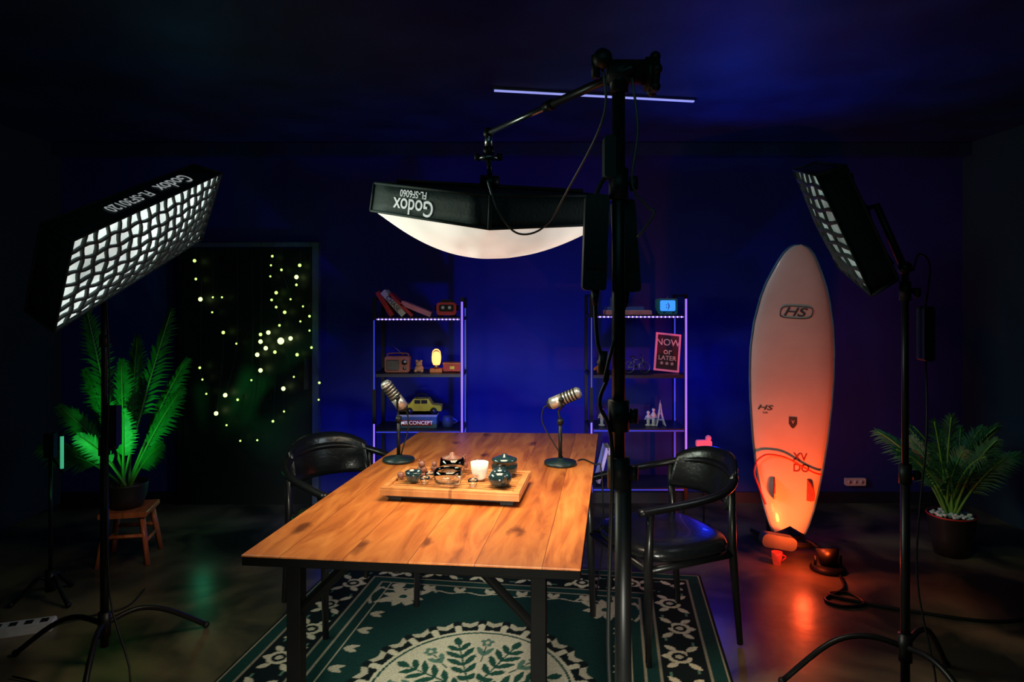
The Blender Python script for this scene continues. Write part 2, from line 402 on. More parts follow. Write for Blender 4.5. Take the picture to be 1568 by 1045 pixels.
b=MB(); b.lathe(cup(.033,.066,None),PORC); b.lathe([(0,.050),(.029,.050)],M('cream_wax',(.7,.6,.45),.4)); b.done('candle_jar',loc=(-.125,2.63,TT))
b=MB(); b.lathe([(.03,0),(.05,.01),(.055,.035),(.05,.055),(.047,.055),(.052,.035),(.047,.013),(0,.006)],GLASS)
b.tube(smooth([(.05,0,.045),(.08,0,.04),(.075,0,.015),(.05,0,.015)],4),.004,GLASS,6); b.done('glass_pitcher',loc=(-.24,2.56,TT),rz=-.9)
b=MB(); b.lathe([(.028,0),(.045,.01),(.05,.04),(.045,.07),(.042,.07),(.047,.04),(.042,.013),(0,.006)],GLASS)
b.lathe([(.04,.07),(.04,.074),(.01,.082),(.01,.09),(0,.094)],BR); b.done('glass_teapot',loc=(-.235,2.68,TT))
b=MB(); b.lathe(cup(.030,.038,None),CLAY); b.done('tea_cup',loc=(-.375,2.60,TT))
for (x,y) in((-.145,2.535),(-.328,2.57),(-.317,2.635)):
    b=MB(); b.lathe(cup(.018,.024,None),GLASS); b.done('tea_cup',loc=(x,y,TT))
def teapet(x,y,s):
    b=MB(); b.ball((0,0,s*.5),s*.55,BR,(1,.8,.9)); b.ball((0,-s*.1,s*1.15),s*.36,BR)
    for q in(-1,1):
        b.cyl((q*s*.2,-s*.1,s*1.35),(q*s*.28,-s*.1,s*1.65),s*.1,BR,s*.04,8); b.ball((q*s*.3,-s*.35,s*.16),s*.16,BR)
    b.done('tea_pet_figurine',loc=(x,y,TT))
teapet(-.355,2.69,.038); teapet(-.31,2.73,.030); teapet(-.20,2.765,.040); teapet(-.14,2.74,.034)
b=MB(); b.tube(smooth([(0,0,.006),(.04,.03,.01),(.09,.03,.006)],4),.005,BR,6); b.ball((0,0,.012),.014,BR); b.done('tea_scoop',loc=(-.43,2.64,TT))

# ---------------------------------------------------------------- microphones
def mic(x,y,cz,ax,az,dx,hand):
    b=MB(); BAND=BLKR
    b.lathe([(.070,0),(.074,.004),(.072,.014),(.02,.02),(.014,.03),(0,.03)],M('mic_base',(.008,.022,.025),.35,.2))
    b.tube([(0,0,.02),(0,0,.20)],.0085,BLK,12); b.cyl((0,0,.18),(0,0,.205),.014,BLK)
    c=V((dx,0,cz-.75)); A=V((ax,-.25,az)).normalized()
    sd=A.cross(V((0,0,1))).normalized()
    b.tube(smooth([(0,0,.2),c-A*.02-V((0,0,.045)),c-sd*.036-V((0,0,.03)),c-sd*.036],5),.005,BLK,8)
    b.tube(smooth([c-A*.02-V((0,0,.045)),c+sd*.036-V((0,0,.03)),c+sd*.036],5),.005,BLK,8)
    b.cyl(c-sd*.045,c+sd*.045,.011,BLK)
    def seg(t0,t1,r0,r1,m): b.cyl(c+A*t0,c+A*t1,r0,m,r1,20)
    seg(-.075,-.06,.018,.026,BLKR); seg(-.06,.0,.027,.027,CHROME)
    t=0.0
    for i in range(5):
        seg(t,t+.005,.0285,.0285,BAND); seg(t+.005,t+.015,.0265,.0265,CHROME); t+=.015
    seg(t,t+.012,.0265,.018,CHROME)
    b.tube(smooth([c-A*.075,c-A*.10-V((0,0,.01)),c-A*.10-V((0,0,.08)),(0.01,.02,.03),(.015,.06,.005)],5),.0032,BLKR,6)
    return b.done('microphone',loc=(x,y,.751))
mic(-.52,3.13,1.045,-.55,.83,-.015,1)
mic(.217,3.07,1.045,.9,.42,.012,-1)
b=MB(); b.tube(smooth([(.30,3.12,.756),(.33,3.15,.755),(.36,3.08,.756),(.375,3.04,.757),(.395,3.03,.745),(.405,3.03,.55),(.42,3.2,.3),(.42,3.40,.016)],6),.0035,BLKR,6); b.done('microphone_cable')

# ---------------------------------------------------------------- armchairs
def armchair(x,y,f,name='armchair'):
    b=MB(); z0=.012
    for sx in(-1,1):
        b.tube([(sx*.235,-.215,z0),(sx*.245,-.225,.44),(sx*.265,-.225,.655)],[.013,.019,.015],BLKWOOD,12)
        b.tube([(sx*.225,.25,z0),(sx*.215,.215,.44),(sx*.225,.205,.69)],[.013,.019,.015],BLKWOOD,12)
        b.tube([(sx*.24,-.22,.40),(sx*.215,.215,.40)],.016,BLKWOOD,8)
    b.tube([(-.24,-.22,.40),(.24,-.22,.40)],.016,BLKWOOD,8); b.tube([(-.215,.215,.40),(.215,.215,.40)],.016,BLKWOOD,8)
    prof=[(0,.41),(.9,.41),(1,.425),(1.02,.445),(.98,.465),(.85,.475),(.4,.468),(0,.465)]
    seg=40; vs=[];fs=[]
    for r,z in prof:
        for j in range(seg):
            a=2*math.pi*j/seg; ca,sa=math.cos(a),math.sin(a); k=(abs(ca)**3.2+abs(sa)**3.2)**(-1/3.2)
            vs.append((.25*k*ca*r,.24*k*sa*r,z))
    for i in range(len(prof)-1):
        for j in range(seg): fs.append((i*seg+j,i*seg+(j+1)%seg,(i+1)*seg+(j+1)%seg,(i+1)*seg+j))
    b.add(vs,fs,LEATHER)
    rail=smooth([(-.262,-.275,.645),(-.275,-.15,.655),(-.285,0,.668),(-.262,.14,.685),(-.19,.245,.712),(-.09,.29,.73),(0,.30,.735),(.09,.29,.73),(.19,.245,.712),(.262,.14,.685),(.285,0,.668),(.275,-.15,.655),(.262,-.275,.645)],5)
    b.tube(rail,.021,BLKWOOD,12,flat=.75)
    def bk(off):
        def fn(u,v):
            a=math.radians(-50+100*u)
            h0=.59; h1=.80-.06*abs(2*u-1)**2.5
            z=h0+(h1-h0)*v
            ed=math.sin(math.pi*min(1,max(0,v)))**.3 if 0<v<1 else 0
            rr=.275+(off*(.4+.6*ed)); 
            return V((rr*math.sin(a),.03+rr*math.cos(a)+.05*(v-.5),z))
        return fn
    b.sheet(bk(-.018),bk(.018),24,8,LEATHER)
    f=V((f[0],f[1],0)).normalized()
    return b.done(name,loc=(x,y,0),rz=math.atan2(f.y,f.x)+math.pi/2)
armchair(-.78,3.30,(.66,-.75)); armchair(.665,3.05,(-.93,-.37))

# ---------------------------------------------------------------- softboxes
def lerp2(P,u,v): return (P[0]*(1-u)+P[1]*u)*(1-v)+(P[3]*(1-u)+P[2]*u)*v
def softbox(name,P,toward,depth,bulge=0,grid=None,emat=None,inset=.06,text=None,gmat=None,dd=.014,t=.006,bk=.04):
    P=[V(p) for p in P]; c=sum(P,V((0,0,0)))/4
    n=(P[1]-P[0]).cross(P[3]-P[0]).normalized()
    if n.dot(V(toward)-c)<0: n=-n
    Bk=[p+(c-p)*inset-n*depth for p in P]
    b=MB()
    for i in range(4):
        j=(i+1)%4
        b.sheet(lambda u,v:(P[i]*(1-u)+P[j]*u)*(1-v)+(Bk[i]*(1-u)+Bk[j]*u)*v,
                lambda u,v:((P[i]*(1-u)+P[j]*u)*(1-v)+(Bk[i]*(1-u)+Bk[j]*u)*v)+((c-n*depth*v)-((P[i]*(1-u)+P[j]*u)*(1-v)+(Bk[i]*(1-u)+Bk[j]*u)*v)).normalized()*.004,6,3,FAB)
        b.tube([P[i],P[j]],.005,FAB,6); b.tube([Bk[i],Bk[j]],.005,FAB,6); b.tube([P[i],Bk[i]],.006,FAB,6)
    b.sheet(lambda u,v:lerp2(Bk,u,v),lambda u,v:lerp2(Bk,u,v)+n*.004,8,8,FAB)
    for a,d in((0,2),(1,3)): b.tube([Bk[a]*.9+Bk[d]*.1-n*.012,Bk[d]*.9+Bk[a]*.1-n*.012],.008,BLK,8)
    cb=c-n*depth; b.cyl(cb-n*.005,cb-n*.05,.035,BLK)
    if grid is None:
        def dome(u,v):
            p=lerp2(P,.012+.976*u,.012+.976*v); a=1-(2*u-1)**2; e=1-(2*v-1)**2
            k=max(0,a*e)**.55
            # gathered folds of the cloth near the tip facing the stand
            fold=.010*math.sin(26*(u-v))*math.exp(-((u-.25)**2+(v-.25)**2)/.03)
            return p+n*(bulge*k+.006*math.sin(9*u+4*v)*k+fold*k)
        b.grid(dome,48,48,emat)
        b.box(c-n*(depth-.02),(.02,.02,.02),BLK)
    else:
        def bl(u,v): return bk*math.sin(math.pi*v)*math.sin(math.pi*u)
        Q=[p+(c-p)*.02-n*.010 for p in P]
        b.grid(lambda u,v:lerp2(Q,u,v)+n*bl(u,v),20,12,emat)
        nu,nv=grid; ru=(P[1]-P[0]).normalized(); rv=(P[3]-P[0]).normalized()
        for i in range(1,nu):
            u=i/nu
            def w(v,off=0): return lerp2(P,u,v)+n*(bl(u,v)+.004)+ru*(.006*math.sin(v*nv*math.pi*.9+i*1.7)+off)
            b.sheet(lambda a,v:w(v,-t/2)-n*dd*a,lambda a,v:w(v,t/2)-n*dd*a,1,nv*3,gmat or FAB)
        for j in range(1,nv):
            v=j/nv
            def w2(u,off=0): return lerp2(P,u,v)+n*(bl(u,v)+.004)+rv*(.006*math.sin(u*nu*math.pi*.9+j*1.3)+off)
            b.sheet(lambda a,u:w2(u,-t/2)-n*dd*a,lambda a,u:w2(u,t/2)-n*dd*a,1,nu*3,gmat or FAB)
    if text:
        (i,j,lines)=text
        eu=(P[j]-P[i]); ev=(Bk[i]-P[i]); 
        nn=eu.cross(ev).normalized()
        if nn.dot(((P[i]+P[j])/2)-c)<0: nn=-nn
        eun=eu.normalized(); evn=(ev-eun*ev.dot(eun)).normalized(); rt=evn.cross(nn).normalized()
        for (txt,sz,cu,cv) in lines:
            o=P[i]+eu*cu+ev*cv+nn*.004
            b.text(txt,sz,WHT,lambda x,y:o-rt*x-evn*y)
    b.done(name,org=c)
    return c,n,cb
def emnoise(name,col,lo,hi,sc,base):
    m,nt,bs=newmat(name); bs.inputs['Base Color'].default_value=base; bs.inputs['Roughness'].default_value=.8
    tc=nt.nodes.new('ShaderNodeTexCoord'); n=nt.nodes.new('ShaderNodeTexNoise'); n.inputs['Scale'].default_value=sc
    nt.links.new(tc.outputs['Object'],n.inputs['Vector']); mr=nt.nodes.new('ShaderNodeMapRange')
    mr.inputs['From Min'].default_value=.3; mr.inputs['From Max'].default_value=.7
    mr.inputs['To Min'].default_value=lo; mr.inputs['To Max'].default_value=hi
    nt.links.new(n.outputs['Fac'],mr.inputs['Value']); nt.links.new(mr.outputs[0],bs.inputs['Emission Strength'])
    bs.inputs['Emission Color'].default_value=col; return m
N_=V((-.07,2.10,1.713)); L_=V((-.517,2.5,1.82)); R_=V((.345,2.45,1.765)); F_=L_+R_-N_
c0,n0,cb0=softbox('overhead_softbox',[N_,L_,F_,R_],(0,2.5,0),.10,bulge=.15,emat=emnoise('diffuser_cloth',(1,.92,.80,1),.42,.75,4,(.8,.78,.74,1)),inset=.03,
   text=(0,1,[('Godox',.075,.60,.36),('FL-SF6060',.034,.60,.78)]))
GRIDM=M('grid_cloth',(.05,.07,.065),.8)
A_=V((-1.35,2.1,1.677)); D_=V((-1.509,2.25,1.388)); B_=V((-1.317,3.1,2.067)); C_=B_+D_-A_
c1,n1,cb1=softbox('strip_softbox',[A_,B_,C_,D_],(0,2.9,.7),.12,grid=(17,8),emat=emnoise('grid_light',(.85,1,.95,1),.4,1.2,5,(.7,.75,.72,1)),gmat=GRIDM,dd=.012,t=.007,text=(0,1,[('Godox',.085,.68,.5),('FL-SF30120',.06,.38,.5)]))
N1=V((1.07,2.4,1.932)); N2=V((1.265,2.4,1.509)); F1=V((1.226,2.98,2.06)); F2=N2+F1-N1
c2,n2,cb2=softbox('strip_softbox',[N1,F1,F2,N2],(0,2.9,.7),.10,grid=(5,10),gmat=GRIDM,dd=.010,t=.012,bk=.03,emat=emnoise('grid_light_dim',(.65,.88,.82,1),.06,.30,9,(.4,.45,.42,1)))

# ---------------------------------------------------------------- light stands
def tripod(b,x,y,hub,rad,az0,z0=0.0,n=3):
    for i in range(n):
        a=math.radians(az0+i*360/n); d=V((math.cos(a),math.sin(a),0))
        b.tube(smooth([V((x,y,hub)),V((x,y,hub+.02))+d*rad*.3,V((x,y,hub-.03))+d*rad*.6,V((x,y,z0+.014))+d*rad],5),.011,BLK,8)
        b.ball(V((x,y,z0+.015))+d*rad,.015,BLKR)
    b.cyl((x,y,hub-.05),(x,y,hub+.05),.024,BLK)
def knob(b,c,d,r=.018,l=.03):
    c=V(c); d=V(d).normalized(); b.cyl(c,c+d*l,.006,BLK,seg=8); b.cyl(c+d*l,c+d*(l+.02),r,BLKR,seg=10)
b=MB(); x,y=-1.66,2.78
b.tube([(x,y,.08),(x,y,.9)],.016,BLK,12); b.tube([(x,y,.9),(x,y,1.62)],.012,BLK,12)
b.cyl((x,y,.86),(x,y,.93),.022,BLKR); knob(b,(x,y,.9),(1,0,0)); b.cyl((x,y,1.30),(x,y,1.35),.019,BLKR)
tripod(b,x,y,.17,.42,-70); b.tube([(x,y,1.62),cb1-n1*.09,cb1-n1*.052],.013,BLK,10); b.ball((x,y,1.63),.025,BLK)
b.tube(smooth([(x,y,1.6),(x+.05,y-.05,1.2),(x+.02,y-.02,.8),(x+.04,y-.03,.3),(x+.2,y-.2,.012),(x-.3,y-.1,.012)],6),.004,BLKR,6)
b.box((x+.035,y,.98),(.05,.04,.16),BLKR)
b.done('light_stand',org=(x,y,0))
b=MB(); x,y=1.44,2.50
b.tube([(x,y,.08),(x,y,.85)],.016,BLK,12); b.tube([(x,y,.85),(x,y,1.6)],.012,BLK,12)
b.cyl((x,y,.82),(x,y,.89),.022,BLKR); knob(b,(x,y,.85),(1,0,0)); knob(b,(x,y,1.52),(1,0,0)); b.cyl((x,y,1.49),(x,y,1.56),.02,BLKR)
tripod(b,x,y,.22,.42,160,0); b.tube([(x,y,1.6),cb2-n2*.085,cb2-n2*.052],.013,BLK,10); b.ball((x,y,1.61),.025,BLK)
b.rbox((x+.075,y,1.37),(.04,.05,.20),.012,BLKR); b.tube(smooth([(x+.075,y,1.27),(x+.06,y-.03,1.0),(x+.03,y-.02,.5),(x+.05,y-.1,.05),(x-.2,y-.1,.012)],6),.004,BLKR,6)
b.tube(smooth([(x+.075,y,1.47),(x+.09,y,1.62),(x+.05,y,1.66),(x+.03,y,1.6)],5),.004,BLKR,6)
b.done('light_stand',org=(x,y,0))
b=MB(); x,y=.281,1.80
b.tube([(x+.012,y,.1),(x+.012,y,1.06)],.022,BLK,16); b.tube([(x,y,1.0),(x,y,2.07)],.0175,BLK,16)
for z0,r in((1.19,.028),(1.04,.03),(1.80,.026)):
    b.cyl((x,y,z0-.04),(x,y,z0+.04),r,BLKR); knob(b,(x,y,z0),(1,-.3,0),.02)
b.rbox((x-.025,y,1.87),(.03,.05,.11),.008,FAB)
tripod(b,x+.012,y,.20,.5,-90,.011)
hd=V((x,y,2.09))
b.cyl(hd-V((0,0,.05)),hd+V((0,0,.03)),.026,BLK); b.cyl(hd+V((-.03,0,.005)),hd+V((.075,0,.005)),.033,BLKR)
for dx,r in((.078,.045),(.092,.05)): b.cyl(hd+V((dx-.008,0,0)),hd+V((dx+.008,0,0)),r,BLKR,seg=12)
for a in range(6):
    q=a*math.pi/3; b.ball(hd+V((.092,.045*math.cos(q),.045*math.sin(q))),.014,BLKR)
b.ball(hd+V((-.045,-.02,.035)),.026,BLKR); b.cyl(hd+V((-.06,0,.05)),hd+V((-.06,0,-.01)),.012,BLKR)
be=V((-.083,2.42,2.085))
dirb=(be-hd).normalized()
b.tube([hd-dirb*.06,hd+dirb*.33],.0125,BLK,12); b.tube([hd+dirb*.33,be],.0095,STEEL,12); b.cyl(hd+dirb*.31,hd+dirb*.35,.016,BLK)
b.ball(be,.02,BLK); b.cyl(be,be-V((0,0,.05)),.014,STEEL); b.cyl(be-V((0,0,.05)),be-V((0,0,.075)),.02,BLK)
b.lathe([(0,0),(.035,.003),(.035,.012),(.02,.018),(0,.02)],STEEL,c=be-V((0,0,.098))); knob(b,be-V((0,0,.085)),(-1,0,0),.013,.03); knob(b,be-V((0,0,.085)),(1,0,0),.013,.03)
b.tube([be-V((0,0,.098)),cb0-n0*.052],.009,BLK,10)
for (ox,oy,oz,a) in((-.062,.0,1.645,2),(.028,.06,1.64,-4)):
    b.rbox((x+ox,y+oy,oz),(.062,.045,.25),.010,BLKR,R=RY(a)); b.rbox((x+ox,y+oy-.024,oz+.02),(.05,.004,.18),.006,BLK,R=RY(a))
    b.cyl((x+ox,y+oy,oz-.12),(x+ox,y+oy,oz-.165),.012,BLKR,.007)
    b.tube(smooth([(x+ox,y+oy,oz+.12),(x+ox*.6,y+oy*.5,oz+.17),(x,y-.02,oz+.17)],5),.006,BLKR,6)
b.tube(smooth([(x-.062,y,1.49),(x-.055,y,1.38),(x-.03,y-.01,1.30),(x-.05,y,1.22),(x-.02,y-.02,1.1),(x-.03,y-.02,.6),(x-.01,y-.02,.3)],6),.0055,BLKR,8)
b.tube(smooth([(x+.03,y+.06,1.49),(x-.02,y-.02,1.37),(x-.04,y-.01,1.28)],6),.005,BLKR,8); b.cyl((x-.04,y,1.36),(x-.045,y,1.30),.011,BLKR)
CAB=M('cable_grey',(.08,.085,.09),.4)
b.tube(smooth([hd+V((-.05,0,.05)),hd+V((-.035,.02,-.1)),V((.165,2.0,1.82)),V((.10,2.1,1.72)),V((.02,2.12,1.70)),V((-.04,2.09,1.76)),V((-.075,2.09,1.86))],8),.0035,CAB,6)
b.tube(smooth([hd+V((.03,-.03,-.02)),hd+V((.045,-.03,-.15)),(x+.03,y-.03,1.8),(x+.07,y-.02,1.74),(x+.09,y-.02,1.72),(x+.05,y,1.66)],6),.0035,CAB,6)
b.done('boom_light_stand',org=(x,y,0))

# ---------------------------------------------------------------- shelves
VIO=emis('violet_led',(.26,.14,1.0),1.2); BLU=emis('blue_led',(.05,.08,1.0),.6); VDOT=emis('violet_dot',(.75,.6,1.0),2.5)
SHB=M('shelf_board',(.02,.02,.035),.45)
def shelf(x0,x1,y0,y1,hs,zt,right_led=True):
    b=MB(); t=.022
    for xx in(x0+t/2,x1-t/2):
        for yy in(y0+t/2,y1-t/2): b.box((xx,yy,zt/2),(t,t,zt),BLK)
        b.box((xx,(y0+y1)/2,zt-.01),(t*.8,y1-y0-2*t,.015),BLK)
    for h in hs:
        b.box(((x0+x1)/2,(y0+y1)/2,h-.01),(x1-x0-.002,y1-y0-.004,.02),SHB)
        if h>1.2 or h<.7: b.box(((x0+x1)/2,y0-.001,h-.012),(x1-x0-.05,.004,.005),VIO if h>1.2 else BLU)
    n=22
    for i in range(n): b.ball((x0+.04+(x1-x0-.08)*i/(n-1),y0-.004,hs[0]-.012),.0045,VDOT,seg=6)
    b.box((x1-t/2,y0-.0025,zt*.62),(.012,.004,zt*.72),VIO)
    b.box((x1-t/2,y1-t-.003,zt*.55),(.008,.004,zt*.8),BLU)
    b.box((x0+t/2,y0-.0025,zt*.3),(.010,.004,zt*.3),VIO); b.box((x0+t/2,y0-.0025,zt*.75),(.006,.004,zt*.3),BLU)
    b.done('shelving_unit',org=((x0+x1)/2,(y0+y1)/2,0))
hs=[1.372,1.003,.636,.26]
shelf(-.91,-.315,4.45,4.78,hs,1.505); shelf(.507,1.145,4.45,4.78,[1.388,.996,.645,.26],1.525)
RED=M('red_cover',(.6,.03,.04),.5); PINK=M('pink_cover',(.75,.25,.38),.5); BLUEC=M('blue_cover',(.06,.10,.5),.5); PAGE=M('paper',(.7,.66,.6),.8); ORG=M('orange_paint',(.7,.18,.04),.5); YEL=M('yellow_paint',(.85,.65,.03),.35); TEALP=M('teal_paint',(.05,.3,.4),.5); DRK=M('dark_rubber',(.02,.02,.02),.7)
def book(b,c,l,t,d,a,mat):
    R=RY(a); c=V(c)
    b.box(c,(l-.006,d-.01,t-.006),PAGE,R=R)
    for s in(-1,1): b.box(c+R@V((0,0,s*(t/2-.0015))),(l,d,.003),mat,R=R)
    b.box(c+R@V((0,-d/2+.001,0)),(l,.003,t),mat,R=R)
def bookset(name,lst,y,zb,txt=None):
    b=MB()
    for (x,l,t,d,a,mat) in lst:
        a_=math.radians(a); hz=abs(l/2*math.sin(a_))+abs(t/2*math.cos(a_))
        book(b,(x,y,zb+hz+.001),l,t,d,a,mat)
    if txt:
        for (s,sz,x,z,a) in txt:
            R=RY(a); b.text(s,sz,DRK,lambda px,py:V((x,y-.078,z))+R@V((px,0,py)))
    b.done(name,org=(lst[0][0],y,zb))
bookset('leaning_books',[(-.842,.185,.03,.14,58,RED),(-.785,.21,.038,.15,48,PAGE),(-.735,.21,.02,.15,44,RED),(-.635,.21,.032,.15,22,PINK)],4.58,1.373,[('CHASE',.04,-.785,1.463,48)])
b=MB()
b.rbox((0,0,.055),(.13,.08,.085),.02,RED); b.rbox((0,-.042,.06),(.095,.006,.045),.012,BLKR)
for s in(-1,1):
    b.cyl((s*.022,-.044,.063),(s*.022,-.05,.063),.011,M('toy_eye_white',(.8,.8,.8),.4)); b.cyl((s*.045,0,0.002),(s*.045,0,.02),.018,BLKR); b.cyl((s*.064,0,.06),(s*.08,0,.06),.018,BLKR)
b.rbox((0,0,.107),(.08,.05,.018),.008,BLKR); b.done('toy_robot',loc=(-.435,4.56,1.373))
b=MB(); RB=M('radio_brown',(.40,.11,.08),.5)
b.rbox((0,0,.055),(.165,.07,.105),.015,RB); b.rbox((-.03,-.036,.05),(.085,.005,.07),.006,M('radio_grille',(.05,.03,.03),.7))
for i in range(6): b.box((-.03,-.039,.025+.01*i),(.08,.002,.003),STEEL)
b.cyl((.05,-.035,.07),(.05,-.045,.07),.018,STEEL); b.cyl((.05,-.035,.03),(.05,-.045,.03),.01,STEEL)
b.cyl((.04,.02,.105),(-.05,.02,.19),.0022,STEEL,seg=6); b.tube(smooth([(-.07,0,.105),(-.06,0,.125),(.06,0,.125),(.07,0,.105)],4),.004,RB,6)
b.done('retro_radio',loc=(-.762,4.56,1.004))
b=MB(); PC=M('figurine_peach',(.7,.35,.22),.5)
b.ball((0,0,.025),.03,PC,(1,.8,.8)); b.ball((0,-.01,.055),.022,PC); b.ball((-.014,-.01,.075),.009,PC); b.ball((.014,-.01,.075),.009,PC); b.ball((-.02,-.02,.012),.012,PC); b.ball((.02,-.02,.012),.012,PC)
b.done('bear_figurine',loc=(-.62,4.56,1.004))
b=MB(); WARM=emis('warm_bulb',(1,.42,.12),2.4)
b.box((0,0,.012),(.08,.06,.024),ORG); b.lathe([(.016,.024),(.016,.045),(.012,.05),(0,.05)],STEEL); b.lathe([(.012,.05),(.020,.075),(.023,.10),(.018,.12),(.01,.132),(0,.136)],WARM)
b.lathe([(.029,.05),(.032,.10),(.028,.14),(.012,.155),(0,.157)],GLASS); b.done('filament_lamp',loc=(-.505,4.56,1.004))
b=MB(); b.box((0,0,.03),(.12,.08,.05),RED); b.box((0,0,.058),(.126,.084,.008),ORG); b.box((0,-.042,.03),(.03,.004,.02),YEL)
for s in(-1,1): b.box((s*.045,0,.0025),(.015,.07,.005),BLKR)
b.done('trinket_box',loc=(-.40,4.60,1.004))
b=MB(); GB=M('game_box_teal',(.10,.2,.3),.5)
b.box((0,0,.045),(.26,.16,.088),GB); b.box((0,0,.082),(.264,.164,.014),PAGE); b.box((0,-.081,.035),(.20,.003,.035),RED)
b.text('MR.CONCEPT',.034,WHT,lambda x,y:V((x,-.0835,.035+y))); b.done('game_box',loc=(-.63,4.60,.637))
b=MB()
prof=[(-.13,.02),(-.13,.055),(-.08,.065),(-.055,.10),(.045,.10),(.07,.062),(.13,.055),(.13,.02)]
k=len(prof); vs=[(x,y,z) for y in(-.05,.05) for x,z in prof]; fs=[(i,i+k,(i+1)%k+k,(i+1)%k) for i in range(k)]+[tuple(range(k)),tuple(range(k,2*k))[::-1]]
b.add(vs,fs,YEL,False)
b.box((-.005,-.051,.082),(.085,.003,.024),BLKR); b.box((-.005,-.0515,.082),(.005,.004,.026),YEL)
for x in(-.08,.08):
    for s in(-1,1): b.cyl((x,s*.045,.022),(x,s*.06,.022),.022,DRK); b.cyl((x,s*.06,.022),(x,s*.062,.022),.01,STEEL)
b.tube(smooth([(-.04,0,.10),(-.03,0,.125),(.02,0,.125),(.03,0,.10)],4),.004,BLKR,6)
b.done('toy_car',loc=(-.60,4.58,.728))
b=MB(); b.lathe([(.035,0),(.04,.03),(.034,.06),(.03,.07),(0,.075)],BLUEC); b.tube(smooth([(.035,0,.02),(.06,0,.035),(.035,0,.055)],4),.005,BLUEC,6); b.done('coffee_mug',loc=(-.43,4.58,.637))
BB=emis('aqua_display',(.04,.25,1.0),1.3)
b=MB(); b.box((0,0,.014),(.30,.16,.026),PINK); b.box((0,0,.0285),(.29,.15,.003),PAGE); b.box((-.02,0,.042),(.24,.14,.024),BLUEC); b.box((-.07,0,.085),(.09,.1,.06),BLUEC); b.box((-.07,-.052,.085),(.07,.004,.04),PAGE)
b.done('board_game_boxes',loc=(.77,4.57,1.389))
b=MB(); b.rbox((0,0,.055),(.13,.09,.105),.014,TEALP); b.rbox((0,-.046,.06),(.10,.004,.07),.01,BB); b.cyl((-.03,-.049,.015),(-.03,-.053,.015),.006,STEEL); b.cyl((.03,-.049,.015),(.03,-.053,.015),.006,STEEL); b.tube([( 0,0,.105),(.03,0,.14)],.002,STEEL,6)
b.text(':)',.05,BLUEC,lambda x,y:V((x,-.0485,.06+y)))
b.done('mini_television',loc=(1.03,4.56,1.389))
b=MB(); PF=M('frame_pink_glow',(.75,.15,.30),.4,es=.35,ecol=(.9,.15,.35)); POSTER=M('poster_pink_glow',(.85,.40,.45),.6,es=.15,ecol=(.9,.3,.4))  # frame and lettering glow by emission put into their materials
T=Matrix.Rotation(math.radians(-10),4,'X')@Matrix.Rotation(math.radians(6),4,'Y')
for s in(-1,1): b.box((s*.078,0,.125),(.012,.014,.25),PF,T=T); b.box((0,0,.125+s*.122),(.168,.014,.012),PF,T=T)
b.box((0,.002,.125),(.15,.006,.24),M('poster_dark',(.10,.03,.06),.6),T=T)
for (t_,z,sz) in(('NOW',.19,.062),('or',.13,.06),('LATER',.085,.042),('* * *',.04,.05)):
    b.text(t_,sz,POSTER,lambda x,y:T@V((x,-.004,z+y)))
b.done('picture_frame',loc=(1.03,4.56,1.012))
b=MB()
for x in(-.05,.055):
    b.tube([V((x+.036*math.cos(a*math.pi/10),0,.040+.036*math.sin(a*math.pi/10))) for a in range(20)],.003,STEEL,6,closed=True)
    for a in range(4): b.tube([(x-.034*math.cos(a*.785),0,.04-.034*math.sin(a*.785)),(x+.034*math.cos(a*.785),0,.04+.034*math.sin(a*.785))],.0008,STEEL,4)
for p,q in(((-.05,0,.04),(-.02,0,.095)),((-.05,0,.04),(0,0,.04)),((0,0,.04),(-.02,0,.095)),((-.02,0,.09),(.04,0,.09)),((0,0,.04),(.04,0,.09)),((.055,0,.04),(.038,0,.115)),((-.02,0,.095),(-.024,0,.108))): b.tube([p,q],.003,STEEL,6)
b.box((-.024,0,.11),(.03,.014,.008),BLKR); b.tube([(.038,-.03,.12),(.038,0,.115),(.038,.03,.12)],.003,STEEL,6)
b.done('bicycle_model',loc=(.83,4.56,.997))
b=MB(); b.ball((0,0,.03),.026,ORG,(1,.8,1.1)); b.ball((0,0,.072),.02,ORG); b.cyl((0,0,.09),(0,0,.11),.004,ORG)
for s in(-1,1): b.cyl((s*.024,0,.04),(s*.04,-.01,.02),.007,ORG); b.cyl((s*.012,-.005,.012),(s*.014,-.012,.004),.009,ORG)
b.done('toy_figurine',loc=(.585,4.54,1.001))
b=MB(); WH=M('white_ceramic',(.6,.6,.65),.4)
for sx in(-1,1):
    for sy in(-1,1): b.tube(smooth([(sx*.03,sy*.03,0),(sx*.018,sy*.018,.04),(sx*.008,sy*.008,.09),(sx*.002,sy*.002,.15)],4),[.006]*4+[.005]*4+[.004]*4+[.002],WH,6)
b.box((0,0,.04),(.044,.044,.005),WH); b.box((0,0,.08),(.026,.026,.005),WH); b.cyl((0,0,.14),(0,0,.17),.003,WH,.001); b.done('eiffel_tower_model',loc=(.99,4.56,.648))
for i,(x,h) in enumerate(((.91,.10),(.945,.12),(.60,.12))):
    b=MB(); b.lathe([(.02,0),(.022,.006),(.010,.012),(.013,h*.5),(.017,h*.62),(.008,h*.75),(.006,h*.8)],WH); b.ball((0,0,h*.88),.012,WH)
    for s in(-1,1): b.tube([(s*.015,0,h*.62),(s*.024,-.006,h*.42),(s*.01,-.014,h*.5)],.004,WH,6)
    b.done('statuette',loc=(x,4.56,.647))
b=MB()
for i,(a,mt) in enumerate(((14,PAGE),(-10,PAGE),(3,BLUEC))): book(b,(-.06+.06*i,0,.13),.24,.02,.16,90+a,mt)
b.done('standing_books',loc=(.66,4.58,.262))
